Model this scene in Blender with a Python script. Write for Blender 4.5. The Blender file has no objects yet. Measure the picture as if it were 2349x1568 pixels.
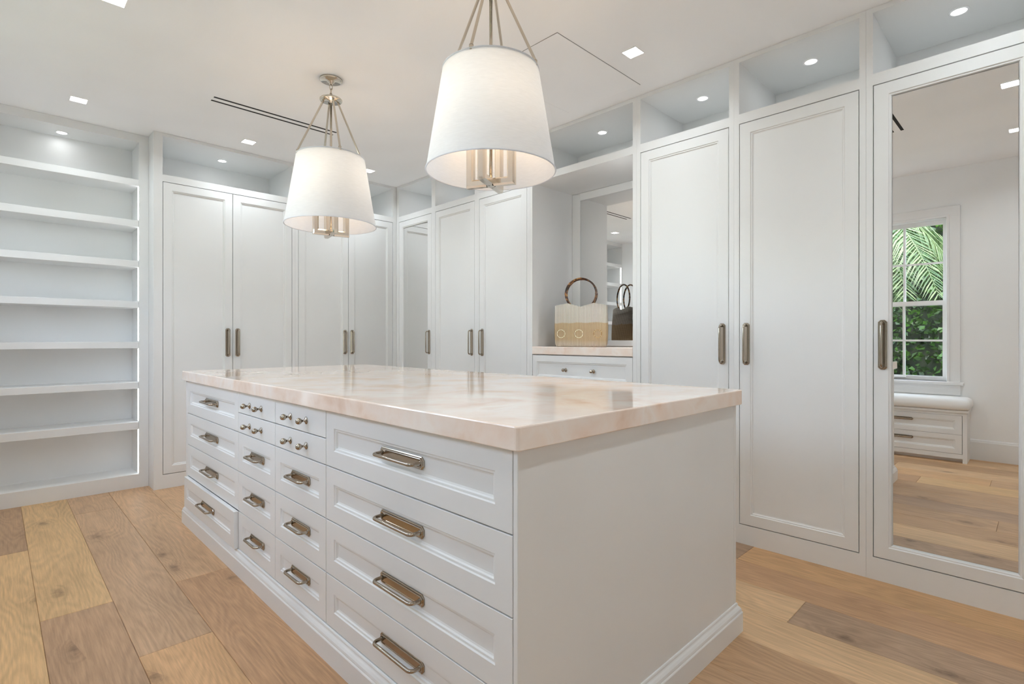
import bpy, math, random
from mathutils import Vector, Matrix

# ------------------------------------------------------------------ camera, world, sun, exposure
S = bpy.context.scene
C = S.collection
H = 1.1531
cam_d = bpy.data.cameras.new('camera')
cam_d.sensor_width = 36.0
cam_d.lens = 1206.44 / 2349 * 36
cam_d.shift_y = (778.2 - 784.0) / 2349
cam_d.clip_start = 0.02
cam = bpy.data.objects.new('camera', cam_d)
C.objects.link(cam)
cam.location = (0, 0, H)
cam.rotation_euler = (math.radians(90), 0, math.radians(45.3987 - 90))
S.camera = cam

W = bpy.data.worlds.new('world'); S.world = W; W.use_nodes = True
wn = W.node_tree
bg = wn.nodes['Background']
sky = wn.nodes.new('ShaderNodeTexSky')
sky.sky_type = 'NISHITA'; sky.sun_disc = False
sky.sun_elevation = math.radians(62); sky.sun_rotation = math.radians(90)
hs = wn.nodes.new('ShaderNodeHueSaturation'); hs.inputs['Saturation'].default_value = 0.5     # hazy pale sky
wn.links.new(sky.outputs[0], hs.inputs['Color']); wn.links.new(hs.outputs[0], bg.inputs[0])
bg.inputs[1].default_value = 1.55

sun_d = bpy.data.lights.new('sun', 'SUN'); sun_d.energy = 4.5; sun_d.angle = 0.01
sun_d.color = (1, 0.95, 0.86)
sun = bpy.data.objects.new('sun', sun_d); C.objects.link(sun)
sun.rotation_euler = (math.radians(12), math.radians(26), 0)     # high sun from over the house

VS = S.view_settings
VS.view_transform = 'Standard'; VS.look = 'None'; VS.gamma = 1.0; VS.use_curve_mapping = False
VS.exposure = 0.70
DOWN_W = 2.4        # each square downlight
PUCK_W = 0.2
BULB_W = 0.36
S.cycles.max_bounces = 10
S.cycles.diffuse_bounces = 8
S.cycles.glossy_bounces = 6
S.cycles.caustics_reflective = False
S.cycles.caustics_refractive = False
S.cycles.use_light_tree = False
S.cycles.sample_clamp_indirect = 6.0
S.cycles.use_adaptive_sampling = True
S.cycles.adaptive_threshold = 0.06
S.cycles.adaptive_min_samples = 16
try:
    S.cycles.use_denoising = True
except Exception:
    pass

random.seed(7)

# ------------------------------------------------------------------ helpers
class MB:
    """collects shapes, builds ONE mesh"""
    def __init__(self):
        self.v = []; self.f = []; self.s = []
    def add(self, vs, fs, smooth=False):
        b = len(self.v)
        self.v += [tuple(p) for p in vs]
        for f in fs:
            self.f.append(tuple(i + b for i in f)); self.s.append(smooth)
        return self
    def box(self, x0, x1, y0, y1, z0, z1):
        vs = [(x0,y0,z0),(x1,y0,z0),(x1,y1,z0),(x0,y1,z0),(x0,y0,z1),(x1,y0,z1),(x1,y1,z1),(x0,y1,z1)]
        return self.add(vs, [(3,2,1,0),(4,5,6,7),(0,1,5,4),(1,2,6,5),(2,3,7,6),(3,0,4,7)])
    def bbox(self, x0, x1, y0, y1, z0, z1, b):
        """box with chamfered edges"""
        xs=(x0,x1); ys=(y0,y1); zs=(z0,z1)
        vs=[]; ix={}
        for i in (0,1):
            for j in (0,1):
                for k in (0,1):
                    sx = b if i==0 else -b; sy = b if j==0 else -b; sz = b if k==0 else -b
                    for a,(dx,dy,dz) in enumerate(((0,sy,sz),(sx,0,sz),(sx,sy,0))):
                        ix[i,j,k,a]=len(vs); vs.append((xs[i]+dx,ys[j]+dy,zs[k]+dz))
        fs=[]
        for i in (0,1):
            q=[ix[i,0,0,0],ix[i,1,0,0],ix[i,1,1,0],ix[i,0,1,0]]; fs.append(q if i==1 else q[::-1])
            q=[ix[0,i,0,1],ix[1,i,0,1],ix[1,i,1,1],ix[0,i,1,1]]; fs.append(q if i==0 else q[::-1])
            q=[ix[0,0,i,2],ix[1,0,i,2],ix[1,1,i,2],ix[0,1,i,2]]; fs.append(q if i==1 else q[::-1])
        for i in (0,1):
            for j in (0,1):
                fs.append([ix[i,j,0,0],ix[i,j,1,0],ix[i,j,1,1],ix[i,j,0,1]])
                fs.append([ix[i,0,j,0],ix[i,1,j,0],ix[i,1,j,2],ix[i,0,j,2]])
                fs.append([ix[0,i,j,1],ix[1,i,j,1],ix[1,i,j,2],ix[0,i,j,2]])
                for k in (0,1): fs.append([ix[i,j,k,0],ix[i,j,k,1],ix[i,j,k,2]])
        return self.add(vs, fs)
    def loops(self, rings, smooth=False, cap0=False, cap1=False, closed=False):
        """rings: lists of points with the same length, skinned in order"""
        n = len(rings[0]); vs = [p for r in rings for p in r]; fs = []
        m = len(rings)
        for i in range(m if closed else m - 1):
            a = i * n; b = ((i + 1) % m) * n
            for j in range(n):
                k = (j + 1) % n
                fs.append((a + j, a + k, b + k, b + j))
        if cap0: fs.append(tuple(range(n))[::-1])
        if cap1: fs.append(tuple(range((m - 1) * n, m * n)))
        return self.add(vs, fs, smooth)
    def lathe(self, prof, c=(0,0,0), axis='z', seg=24, smooth=True, cap=True):
        rings = []
        for r, h in prof:
            ring = []
            for k in range(seg):
                a = 2 * math.pi * k / seg
                p = (r * math.cos(a), r * math.sin(a), h)
                if axis == 'y': p = (p[0], p[2], p[1])
                elif axis == 'x': p = (p[2], p[0], p[1])
                ring.append((p[0]+c[0], p[1]+c[1], p[2]+c[2]))
            rings.append(ring)
        return self.loops(rings, smooth, cap, cap)
    def tube(self, pts, r, seg=10, closed=False, cap=True, rot=0.0, smooth=True, rads=None):
        pts = [Vector(p) for p in pts]; n = len(pts); rings = []
        prev = None
        for i, p in enumerate(pts):
            if closed: t = pts[(i+1) % n] - pts[i-1]
            elif i == 0: t = pts[1] - p
            elif i == n-1: t = p - pts[-2]
            else: t = (pts[i+1]-p).normalized() + (p-pts[i-1]).normalized()
            t.normalize()
            if prev is None:
                up = Vector((0,0,1)) if abs(t.z) < 0.9 else Vector((1,0,0))
                a = t.cross(up).normalized()
            else:
                a = (prev - t * prev.dot(t)).normalized()
            prev = a
            b = t.cross(a)
            rr = rads[i] if rads else r
            if not closed and 0 < i < n-1:      # keep thickness at mitres
                c_ = max(0.5, t.dot((pts[i+1]-p).normalized())); 
            rings.append([p + a*rr*math.cos(rot+2*math.pi*k/seg) + b*rr*math.sin(rot+2*math.pi*k/seg) for k in range(seg)])
        return self.loops(rings, smooth, cap and not closed, cap and not closed, closed)
    def panel(self, x0, x1, z0, z1, prof, y=0.0, fill=True):
        """door / drawer front: nested rectangles, prof = [(inset_x, inset_z, depth)...], fronts face -y"""
        rings = []
        for fx, fz, d in prof:
            rings.append([(x0+fx, y+d, z0+fz), (x1-fx, y+d, z0+fz), (x1-fx, y+d, z1-fz), (x0+fx, y+d, z1-fz)])
        self.loops(rings, False, True, fill)
        return self
    def xform(self, M):
        self.v = [tuple(M @ Vector(p)) for p in self.v]; return self
    def mesh(self, name, mat):
        me = bpy.data.meshes.new(name)
        me.from_pydata(self.v, [], self.f)
        me.polygons.foreach_set('use_smooth', self.s)
        if mat: me.materials.append(mat)
        me.update()
        return me
    def build(self, name, mat, parent=None, loc=(0,0,0), rot=(0,0,0)):
        return link(name, self.mesh(name, mat), parent, loc, rot)

def link(name, data, parent=None, loc=(0,0,0), rot=(0,0,0)):
    o = bpy.data.objects.new(name, data); C.objects.link(o)
    o.location = loc; o.rotation_euler = rot
    if parent is not None: o.parent = parent
    return o
def tag(o, label=None, cat=None, group=None, kind=None):
    if label: o['label'] = label
    if cat: o['category'] = cat
    if group: o['group'] = group
    if kind: o['kind'] = kind
    return o
def thing(name, label, cat, loc=(0,0,0), rotz=0.0, group=None):
    o = link(name, None, None, loc, (0,0,rotz)); o.empty_display_size = 0.1
    return tag(o, label, cat, group)
def lamp(name, kind, watts, parent, loc, color=(1,1,1), size=0.08, rot=(0,0,0), shape='SQUARE'):
    d = bpy.data.lights.new(name, kind); d.energy = watts; d.color = color
    if kind == 'AREA': d.shape = shape; d.size = size
    elif kind == 'POINT': d.shadow_soft_size = size
    return link(name, d, parent, loc, rot)

# ------------------------------------------------------------------ materials
MAT = {}
def newmat(name):
    m = bpy.data.materials.new(name); m.use_nodes = True
    nt = m.node_tree
    return m, nt, nt.nodes['Principled BSDF']
def nd(nt, t, **kw):
    n = nt.nodes.new(t)
    for k, v in kw.items():
        if k in ('op',): n.operation = v
        elif hasattr(n, k) and k not in n.inputs: setattr(n, k, v)
        else: n.inputs[k].default_value = v
    return n
def ramp(nt, stops, src):
    r = nt.nodes.new('ShaderNodeValToRGB')
    cr = r.color_ramp
    while len(cr.elements) > 1: cr.elements.remove(cr.elements[-1])
    cr.elements[0].position = stops[0][0]; cr.elements[0].color = (*stops[0][1], 1)
    for p, c in stops[1:]:
        e = cr.elements.new(p); e.color = (*c, 1)
    nt.links.new(src, r.inputs[0]); return r
def plain(name, col, rough=0.5, metal=0.0, spec=0.5, **kw):
    m, nt, b = newmat(name)
    b.inputs['Base Color'].default_value = (*col, 1)
    b.inputs['Roughness'].default_value = rough
    b.inputs['Metallic'].default_value = metal
    b.inputs['Specular IOR Level'].default_value = spec
    for k, v in kw.items(): b.inputs[k].default_value = v
    MAT[name] = m
    return m
def paint(name, col, rough, bump=0.0):
    m, nt, b = newmat(name)
    tc = nd(nt, 'ShaderNodeTexCoord')
    n = nd(nt, 'ShaderNodeTexNoise', Scale=3.0, Detail=0.0)
    nt.links.new(tc.outputs['Object'], n.inputs['Vector'])
    lo = tuple(c * 0.985 for c in col); hi = tuple(min(1, c * 1.01) for c in col)
    r = ramp(nt, [(0.3, lo), (0.7, hi)], n.outputs[0])
    nt.links.new(r.outputs[0], b.inputs['Base Color'])
    b.inputs['Roughness'].default_value = rough
    b.inputs['Specular IOR Level'].default_value = 0.35
    if bump:
        n2 = nd(nt, 'ShaderNodeTexNoise', Scale=180.0, Detail=2.0)
        nt.links.new(tc.outputs['Object'], n2.inputs['Vector'])
        bp = nd(nt, 'ShaderNodeBump', Strength=bump, Distance=0.002)
        nt.links.new(n2.outputs[0], bp.inputs['Height']); nt.links.new(bp.outputs[0], b.inputs['Normal'])
    MAT[name] = m; return m
paint('cabinet_paint', (0.80, 0.807, 0.806), 0.36)
paint('wall_paint', (0.90, 0.905, 0.91), 0.6)
paint('ceiling_paint', (0.93, 0.935, 0.945), 0.8)
plain('dark_gap', (0.01, 0.01, 0.01), 0.9)
plain('shaded_carcass', (0.10, 0.085, 0.07), 0.8)  # island carcass, coloured dark to stand for shade inside the drawer gaps
plain('black_slot', (0.004, 0.004, 0.004), 0.8)
plain('nickel', (0.41, 0.36, 0.30), 0.13, 1.0)
plain('polished_nickel', (0.66, 0.60, 0.52), 0.12, 1.0)
plain('mirror_glass', (0.93, 0.935, 0.93), 0.0, 1.0)
plain('window_frame_white', (0.84, 0.84, 0.84), 0.35)

def emit(name, col, strength):
    m, nt, b = newmat(name)
    b.inputs['Base Color'].default_value = (0.9, 0.9, 0.9, 1)
    b.inputs['Emission Color'].default_value = (*col, 1)
    b.inputs['Emission Strength'].default_value = strength
    MAT[name] = m; return m
emit('downlight_lens', (1, 0.98, 0.95), 6.0)
emit('puck_lens', (1, 0.98, 0.95), 6.0)
emit('led_diffuser', (0.96, 0.985, 1.0), 4.5)
emit('niche_led', (0.96, 0.985, 1.0), 18.0)
emit('bulb_glass', (1, 0.80, 0.55), 8.0)
for k in ('downlight_lens', 'puck_lens', 'bulb_glass'): MAT[k].cycles.emission_sampling = 'NONE'      # their lamps do the lighting

def glass_mat():
    m, nt, b = newmat('window_glass')
    out = nt.nodes['Material Output']
    tr = nd(nt, 'ShaderNodeBsdfTransparent'); tr.inputs[0].default_value = (0.96, 0.98, 0.97, 1)
    gl = nd(nt, 'ShaderNodeBsdfGlossy'); gl.inputs['Roughness'].default_value = 0.0
    mx = nd(nt, 'ShaderNodeMixShader'); mx.inputs[0].default_value = 0.03
    nt.links.new(tr.outputs[0], mx.inputs[1]); nt.links.new(gl.outputs[0], mx.inputs[2])
    nt.links.new(mx.outputs[0], out.inputs[0])
    MAT['window_glass'] = m
glass_mat()

def fabric_shade():
    m, nt, b = newmat('shade_fabric')
    out = nt.nodes['Material Output']
    tc = nd(nt, 'ShaderNodeTexCoord')
    mp = nd(nt, 'ShaderNodeMapping'); mp.inputs['Scale'].default_value = (30, 30, 260)
    nt.links.new(tc.outputs['Object'], mp.inputs[0])
    n = nd(nt, 'ShaderNodeTexNoise', Scale=1.0, Detail=3.0)
    nt.links.new(mp.outputs[0], n.inputs['Vector'])
    r = ramp(nt, [(0.3, (0.86, 0.855, 0.85)), (0.7, (0.92, 0.915, 0.91))], n.outputs[0])
    d = nd(nt, 'ShaderNodeBsdfDiffuse'); t = nd(nt, 'ShaderNodeBsdfTranslucent')
    nt.links.new(r.outputs[0], d.inputs[0]); t.inputs[0].default_value = (0.72, 0.82, 0.97, 1)
    mx = nd(nt, 'ShaderNodeMixShader'); mx.inputs[0].default_value = 0.33
    nt.links.new(d.outputs[0], mx.inputs[1]); nt.links.new(t.outputs[0], mx.inputs[2])
    nt.links.new(mx.outputs[0], out.inputs[0])
    MAT['shade_fabric'] = m
fabric_shade()

def stone():
    m, nt, b = newmat('rose_quartz')
    tc = nd(nt, 'ShaderNodeTexCoord')
    w = nd(nt, 'ShaderNodeTexNoise', Scale=2.2, Detail=3.0)
    nt.links.new(tc.outputs['Object'], w.inputs['Vector'])
    sc = nd(nt, 'ShaderNodeVectorMath', op='SCALE'); sc.inputs['Scale'].default_value = 0.35
    nt.links.new(w.outputs['Color'], sc.inputs[0])
    ad = nd(nt, 'ShaderNodeVectorMath', op='ADD')
    nt.links.new(tc.outputs['Object'], ad.inputs[0]); nt.links.new(sc.outputs[0], ad.inputs[1])
    n = nd(nt, 'ShaderNodeTexNoise', Scale=5.5, Detail=6.0, Roughness=0.55)
    nt.links.new(ad.outputs[0], n.inputs['Vector'])
    r = ramp(nt, [(0.30, (0.82, 0.62, 0.49)), (0.42, (0.90, 0.745, 0.64)), (0.52, (0.92, 0.80, 0.715)),
                  (0.62, (0.93, 0.85, 0.785)), (0.76, (0.86, 0.69, 0.57))], n.outputs[0])
    v = nd(nt, 'ShaderNodeTexVoronoi', Scale=7.0); v.feature = 'SMOOTH_F1'
    nt.links.new(ad.outputs[0], v.inputs['Vector'])
    r2 = ramp(nt, [(0.0, (0.90, 0.88, 0.86)), (0.6, (1, 1, 1))], v.outputs['Distance'])
    mm = nd(nt, 'ShaderNodeMix', data_type='RGBA', blend_type='MULTIPLY'); mm.inputs[0].default_value = 0.5
    nt.links.new(r.outputs[0], mm.inputs[6]); nt.links.new(r2.outputs[0], mm.inputs[7])
    nt.links.new(mm.outputs[2], b.inputs['Base Color'])
    b.inputs['Roughness'].default_value = 0.07
    MAT['rose_quartz'] = m
stone()

def wood():
    m, nt, b = newmat('oak')
    L = nt.links.new
    tc = nd(nt, 'ShaderNodeTexCoord'); oi = nd(nt, 'ShaderNodeObjectInfo')
    rnd = nd(nt, 'ShaderNodeMath', op='MULTIPLY'); L(oi.outputs['Random'], rnd.inputs[0]); rnd.inputs[1].default_value = 57.0
    cb = nd(nt, 'ShaderNodeCombineXYZ'); L(rnd.outputs[0], cb.inputs[0]); L(rnd.outputs[0], cb.inputs[1]); L(rnd.outputs[0], cb.inputs[2])
    off = nd(nt, 'ShaderNodeVectorMath', op='ADD'); L(tc.outputs['Object'], off.inputs[0]); L(cb.outputs[0], off.inputs[1])
    P = off.outputs[0]
    # warp: slow wander of the grain
    mpw = nd(nt, 'ShaderNodeMapping'); mpw.inputs['Scale'].default_value = (4.2, 0.75, 1); L(P, mpw.inputs[0])
    nw = nd(nt, 'ShaderNodeTexNoise', Scale=1.0, Detail=2.0); L(mpw.outputs[0], nw.inputs['Vector'])
    # knots
    mpk = nd(nt, 'ShaderNodeMapping'); mpk.inputs['Scale'].default_value = (5.0, 2.6, 1); L(P, mpk.inputs[0])
    vk = nd(nt, 'ShaderNodeTexVoronoi', Scale=1.0); vk.voronoi_dimensions = '2D'; L(mpk.outputs[0], vk.inputs['Vector'])
    sep = nd(nt, 'ShaderNodeSeparateColor'); L(vk.outputs['Color'], sep.inputs[0])
    pick = nd(nt, 'ShaderNodeMath', op='GREATER_THAN'); L(sep.outputs[0], pick.inputs[0]); pick.inputs[1].default_value = 0.80
    nkw = nd(nt, 'ShaderNodeTexNoise', Scale=16.0, Detail=3.0); L(P, nkw.inputs['Vector'])
    dk = nd(nt, 'ShaderNodeMath', op='MULTIPLY_ADD'); L(nkw.outputs[0], dk.inputs[0]); dk.inputs[1].default_value = 0.22; L(vk.outputs['Distance'], dk.inputs[2])
    kd = ramp(nt, [(0.10, (1, 1, 1)), (0.17, (0.9, 0.9, 0.9)), (0.24, (0.30, 0.30, 0.30)), (0.45, (0, 0, 0))], dk.outputs[0])
    nk = nd(nt, 'ShaderNodeTexNoise', Scale=28.0, Detail=3.0); L(P, nk.inputs['Vector'])
    kn = nd(nt, 'ShaderNodeMath', op='MULTIPLY'); L(kd.outputs[0], kn.inputs[0]); L(nk.outputs[0], kn.inputs[1])
    knot = nd(nt, 'ShaderNodeMath', op='MULTIPLY'); L(kn.outputs[0], knot.inputs[0]); L(pick.outputs[0], knot.inputs[1])
    # cathedral rings: wave over x bent by warp and by knots
    sp = nd(nt, 'ShaderNodeSeparateXYZ'); L(P, sp.inputs[0])
    gx = nd(nt, 'ShaderNodeMath', op='MULTIPLY'); L(sp.outputs[0], gx.inputs[0]); gx.inputs[1].default_value = 4.0
    wv = nd(nt, 'ShaderNodeMath', op='MULTIPLY'); L(nw.outputs[0], wv.inputs[0]); wv.inputs[1].default_value = 5.5
    s1 = nd(nt, 'ShaderNodeMath', op='ADD'); L(gx.outputs[0], s1.inputs[0]); L(wv.outputs[0], s1.inputs[1])
    kk = nd(nt, 'ShaderNodeMath', op='MULTIPLY'); L(kd.outputs[0], kk.inputs[0]); L(pick.outputs[0], kk.inputs[1])
    s2 = nd(nt, 'ShaderNodeMath', op='ADD'); L(s1.outputs[0], s2.inputs[0]); L(kk.outputs[0], s2.inputs[1])
    s3 = nd(nt, 'ShaderNodeMath', op='MULTIPLY'); L(s2.outputs[0], s3.inputs[0]); s3.inputs[1].default_value = 26.0
    sn = nd(nt, 'ShaderNodeMath', op='SINE'); L(s3.outputs[0], sn.inputs[0])
    # fine pores
    mpf = nd(nt, 'ShaderNodeMapping'); mpf.inputs['Scale'].default_value = (150, 7, 1); L(P, mpf.inputs[0])
    nf = nd(nt, 'ShaderNodeTexNoise', Scale=1.0, Detail=5.0, Roughness=0.65); L(mpf.outputs[0], nf.inputs['Vector'])
    # broad tone
    mpb = nd(nt, 'ShaderNodeMapping'); mpb.inputs['Scale'].default_value = (4, 1.1, 1); L(P, mpb.inputs[0])
    nb = nd(nt, 'ShaderNodeTexNoise', Scale=1.0, Detail=3.0); L(mpb.outputs[0], nb.inputs['Vector'])
    t1 = nd(nt, 'ShaderNodeMath', op='MULTIPLY'); L(sn.outputs[0], t1.inputs[0]); t1.inputs[1].default_value = 0.065
    t2 = nd(nt, 'ShaderNodeMath', op='MULTIPLY_ADD'); L(nf.outputs[0], t2.inputs[0]); t2.inputs[1].default_value = 0.80; t2.inputs[2].default_value = 0.32
    t3 = nd(nt, 'ShaderNodeMath', op='MULTIPLY_ADD'); L(nb.outputs[0], t3.inputs[0]); t3.inputs[1].default_value = 0.50; L(t2.outputs[0], t3.inputs[2])
    t4 = nd(nt, 'ShaderNodeMath', op='ADD'); L(t3.outputs[0], t4.inputs[0]); L(t1.outputs[0], t4.inputs[1])
    cg = nd(nt, 'ShaderNodeCombineColor')
    for i in range(3): L(t4.outputs[0], cg.inputs[i])
    mul = nd(nt, 'ShaderNodeMix', data_type='RGBA', blend_type='MULTIPLY'); mul.inputs[0].default_value = 1.0
    L(oi.outputs['Color'], mul.inputs[6]); L(cg.outputs[0], mul.inputs[7])
    mk = nd(nt, 'ShaderNodeMix', data_type='RGBA', blend_type='MIX')
    L(knot.outputs[0], mk.inputs[0]); L(mul.outputs[2], mk.inputs[6]); mk.inputs[7].default_value = (0.10, 0.055, 0.03, 1)
    L(mk.outputs[2], b.inputs['Base Color'])
    b.inputs['Roughness'].default_value = 0.42
    b.inputs['Specular IOR Level'].default_value = 0.35
    bp = nd(nt, 'ShaderNodeBump', Strength=0.12, Distance=0.002); L(nf.outputs[0], bp.inputs['Height']); L(bp.outputs[0], b.inputs['Normal'])
    MAT['oak'] = m
wood()

# ------------------------------------------------------------------ the room
ZC = 2.75
XR, YB, YS = 3.0147, 4.7861, 4.9661        # cabinet fronts: right run, back run, bookshelf
XL, YF = -0.45, -1.30                      # window wall, wall behind the camera
XW, YW = 3.600, 5.362                      # walls behind the cabinets

fl = MB().box(XL, XW, YF, YW, -0.06, -0.014).build('floor', MAT['dark_gap'])
tag(fl, 'wide plank oak floor in mixed tan and brown boards', 'floor', kind='structure')
PW = 0.2412
seams0 = 0.135 - 3 * PW
tones = dict(tan=(0.55, 0.345, 0.195), yel=(0.66, 0.43, 0.215), brn=(0.47, 0.295, 0.172), red=(0.54, 0.32, 0.175),
             pink=(0.53, 0.34, 0.20), grey=(0.43, 0.285, 0.185), lite=(0.65, 0.43, 0.245), org=(0.60, 0.36, 0.18))
# column -> ([joints from far to near], [tones from far to near])
cols = {
    2: ([3.91, 1.7, -0.3], ['brn', 'yel', 'tan', 'lite']),
    3: ([2.885, 0.95], ['yel', 'brn', 'lite']),
    4: ([4.48, 2.31, 0.3], ['pink', 'pink', 'org', 'tan']),
    5: ([2.90, 0.72], ['tan', 'red', 'yel']),
    6: ([3.7, 1.5, -0.6], ['tan', 'org', 'tan', 'brn']),
    10: ([2.4, 0.0], ['tan', 'tan', 'org']),
    11: ([3.1, 1.25, -0.5], ['tan', 'lite', 'lite', 'yel']),
    12: ([2.9, 0.74, -0.7], ['brn', 'lite', 'grey', 'tan']),
    13: ([3.4, 1.9, -0.4], ['tan', 'brn', 'red', 'tan']),
    14: ([2.6, 1.14, -0.8], ['lite', 'grey', 'org', 'tan']),
}
rnd = random.Random(3)
plank_meshes = {}
for ci in range(0, 17):
    x0 = seams0 + ci * PW; x1 = x0 + PW
    if x0 < XL: x0 = XL
    if x1 > XW: x1 = XW
    if x1 - x0 < 0.01: continue
    if ci in cols: js, tn = cols[ci]
    else:
        s0 = rnd.uniform(3.2, 4.6); js = [s0, s0 - 2.1, s0 - 4.2]; tn = [rnd.choice(list(tones)) for _ in range(4)]
    ys = [YW] + list(js) + [YF]
    for i in range(len(ys) - 1):
        a, b_ = ys[i + 1], ys[i]
        if b_ - a < 0.05: continue
        key = (round(x1 - x0, 4), round(b_ - a, 4))
        if key not in plank_meshes:
            w2, l2, g, bv = (x1 - x0) / 2 - 0.0004, (b_ - a) / 2 - 0.0004, 0.0, 0.0016
            mb = MB()
            mb.loops([[(-w2, -l2, -0.014), (w2, -l2, -0.014), (w2, l2, -0.014), (-w2, l2, -0.014)],
                      [(-w2, -l2, -bv), (w2, -l2, -bv), (w2, l2, -bv), (-w2, l2, -bv)],
                      [(-w2 + bv, -l2 + bv, 0), (w2 - bv, -l2 + bv, 0), (w2 - bv, l2 - bv, 0), (-w2 + bv, l2 - bv, 0)]], cap0=True, cap1=True)
            plank_meshes[key] = mb.mesh('plank', MAT['oak'])
        o = link('plank', plank_meshes[key], fl, ((x0 + x1) / 2, (a + b_) / 2, 0))
        t = tones[tn[min(i, len(tn) - 1)]]; j = rnd.uniform(0.95, 1.05)
        o.color = (t[0] * j, t[1] * j, t[2] * j, 1)

tag(MB().box(XL - 0.15, XW + 0.15, YF - 0.15, YW + 0.15, ZC, ZC + 0.15).build('ceiling', MAT['ceiling_paint']),
    'smooth white painted ceiling over the closet', 'ceiling', kind='structure')
tag(MB().box(XR, XW + 0.15, YF, -0.0285, 0, ZC).box(XW, XW + 0.15, -0.0285, YW, 0, ZC).build('wall_right', MAT['wall_paint']),
    'white wall behind the long run of wardrobes', 'wall', kind='structure')
tag(MB().box(XL, XW + 0.15, YW, YW + 0.15, 0, ZC).build('wall_back', MAT['wall_paint']),
    'white wall behind the open shelves and paired wardrobes', 'wall', kind='structure')
wf = MB().box(XL - 0.15, XW + 0.15, YF - 0.15, YF, 0, ZC)
tag(wf.build('wall_front', MAT['wall_paint']),
    'plain white wall behind the camera', 'wall', kind='structure')
# window wall with an opening
WY0, WY1, WZ0, WZ1 = 0.660, 1.350, 0.715, 2.285
FX0, FX1, FZ0, FZ1, FYC = -1.15, 1.15, 1.62, 2.50, 3.05      # added fill window, high and wide (left of the frame)
wl = MB()
wl.box(XL - 0.15, XL, YF, WY0, 0, ZC).box(XL - 0.15, XL, WY1, FYC + FX0, 0, ZC).box(XL - 0.15, XL, FYC + FX1, YW + 0.15, 0, ZC)
wl.box(XL - 0.15, XL, FYC + FX0, FYC + FX1, 0, FZ0).box(XL - 0.15, XL, FYC + FX0, FYC + FX1, FZ1, ZC)
wl.box(XL - 0.15, XL, WY0, WY1, 0, WZ0).box(XL - 0.15, XL, WY0, WY1, WZ1, ZC)
tag(wl.build('wall_left', MAT['wall_paint']), 'white wall around the garden window', 'wall', kind='structure')
bbp = [(0.0, 0.0), (0.016, 0.0), (0.016, 0.165), (0.012, 0.172), (0.010, 0.182), (0.004, 0.188), (0.0, 0.190)]
def base_run(y0, y1):
    m = MB()
    m.loops([[(XL + p, y0, z) for p, z in bbp], [(XL + p, y1, z) for p, z in bbp]], cap0=True, cap1=True)
    return m
m1 = base_run(YF, 0.494); m2 = base_run(1.506, 4.966)
m1.add(m2.v, m2.f)
tag(m1.build('baseboard_left', MAT['cabinet_paint']), 'tall white baseboard along the window wall', 'baseboard', kind='structure')

# window_1: casing, stool, apron, frame, two sashes with glazing bars, panes
win = link('window_1', None, None, (XL, 0, 0)); tag(win, 'white double hung window with eight small panes', 'window', kind='structure')
wp = MAT['window_frame_white']
cs = MB()
for (a, b_, c_, d_) in ((0.562, 0.662, 0.70, 2.385), (1.348, 1.448, 0.70, 2.385)):
    cs.bbox(0, 0.018, a, b_, c_, d_, 0.003)
cs.bbox(0, 0.0185, 0.562, 1.448, 2.283, 2.385, 0.003)
cs.bbox(0, 0.024, 0.640, 0.664, 0.70, 2.307, 0.004).bbox(0, 0.024, 1.346, 1.370, 0.70, 2.307, 0.004).bbox(0, 0.0245, 0.640, 1.370, 2.283, 2.307, 0.004)
cs.build('casing', wp, win)
MB().bbox(-0.06, 0.045, 0.535, 1.475, 0.684, 0.715, 0.006).build('stool', wp, win)
ap = [(0.0, 0.684), (0.022, 0.684), (0.022, 0.668), (0.014, 0.655), (0.014, 0.590), (0.0, 0.582)]
MB().loops([[(p, 0.562, z) for p, z in ap], [(p, 1.448, z) for p, z in ap]], cap0=True, cap1=True).build('apron', wp, win)
GY0, GY1 = 0.70, 1.31
def sash(nm, z0, z1, xo, bars):
    m = MB(); t = 0.042
    m.box(xo - 0.035, xo, WY0 + 0.001, GY0, z0, z1).box(xo - 0.035, xo, GY1, WY1 - 0.001, z0, z1)
    m.box(xo - 0.035, xo, GY0, GY1, z0, z0 + t).box(xo - 0.035, xo, GY0, GY1, z1 - t, z1)
    s = m.build(nm, wp, win)
    MB().box(xo - 0.030, xo - 0.004, 0.995, 1.015, z0 + t, z1 - t).build('glazing_bar', wp, s)
    zm = (z0 + z1) / 2
    MB().box(xo - 0.0295, xo - 0.0045, GY0, GY1, zm - 0.009, zm + 0.009).build('glazing_bar', wp, s)
    for (ya, yb) in ((GY0, 0.995), (1.015, GY1)):
        for (za, zb) in ((z0 + t, zm - 0.009), (zm + 0.009, z1 - t)):
            MB().box(xo - 0.020, xo - 0.016, ya, yb, za, zb).build('pane', MAT['window_glass'], s)
    return s
sash('lower_sash', 0.7155, 1.498, -0.05, 0)
us = sash('upper_sash', 1.452, 2.284, -0.09, 0)
MB().bbox(-0.050, -0.036, 0.985, 1.085, 0.733, 0.748, 0.003).build('sash_lift', wp, win)

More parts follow.
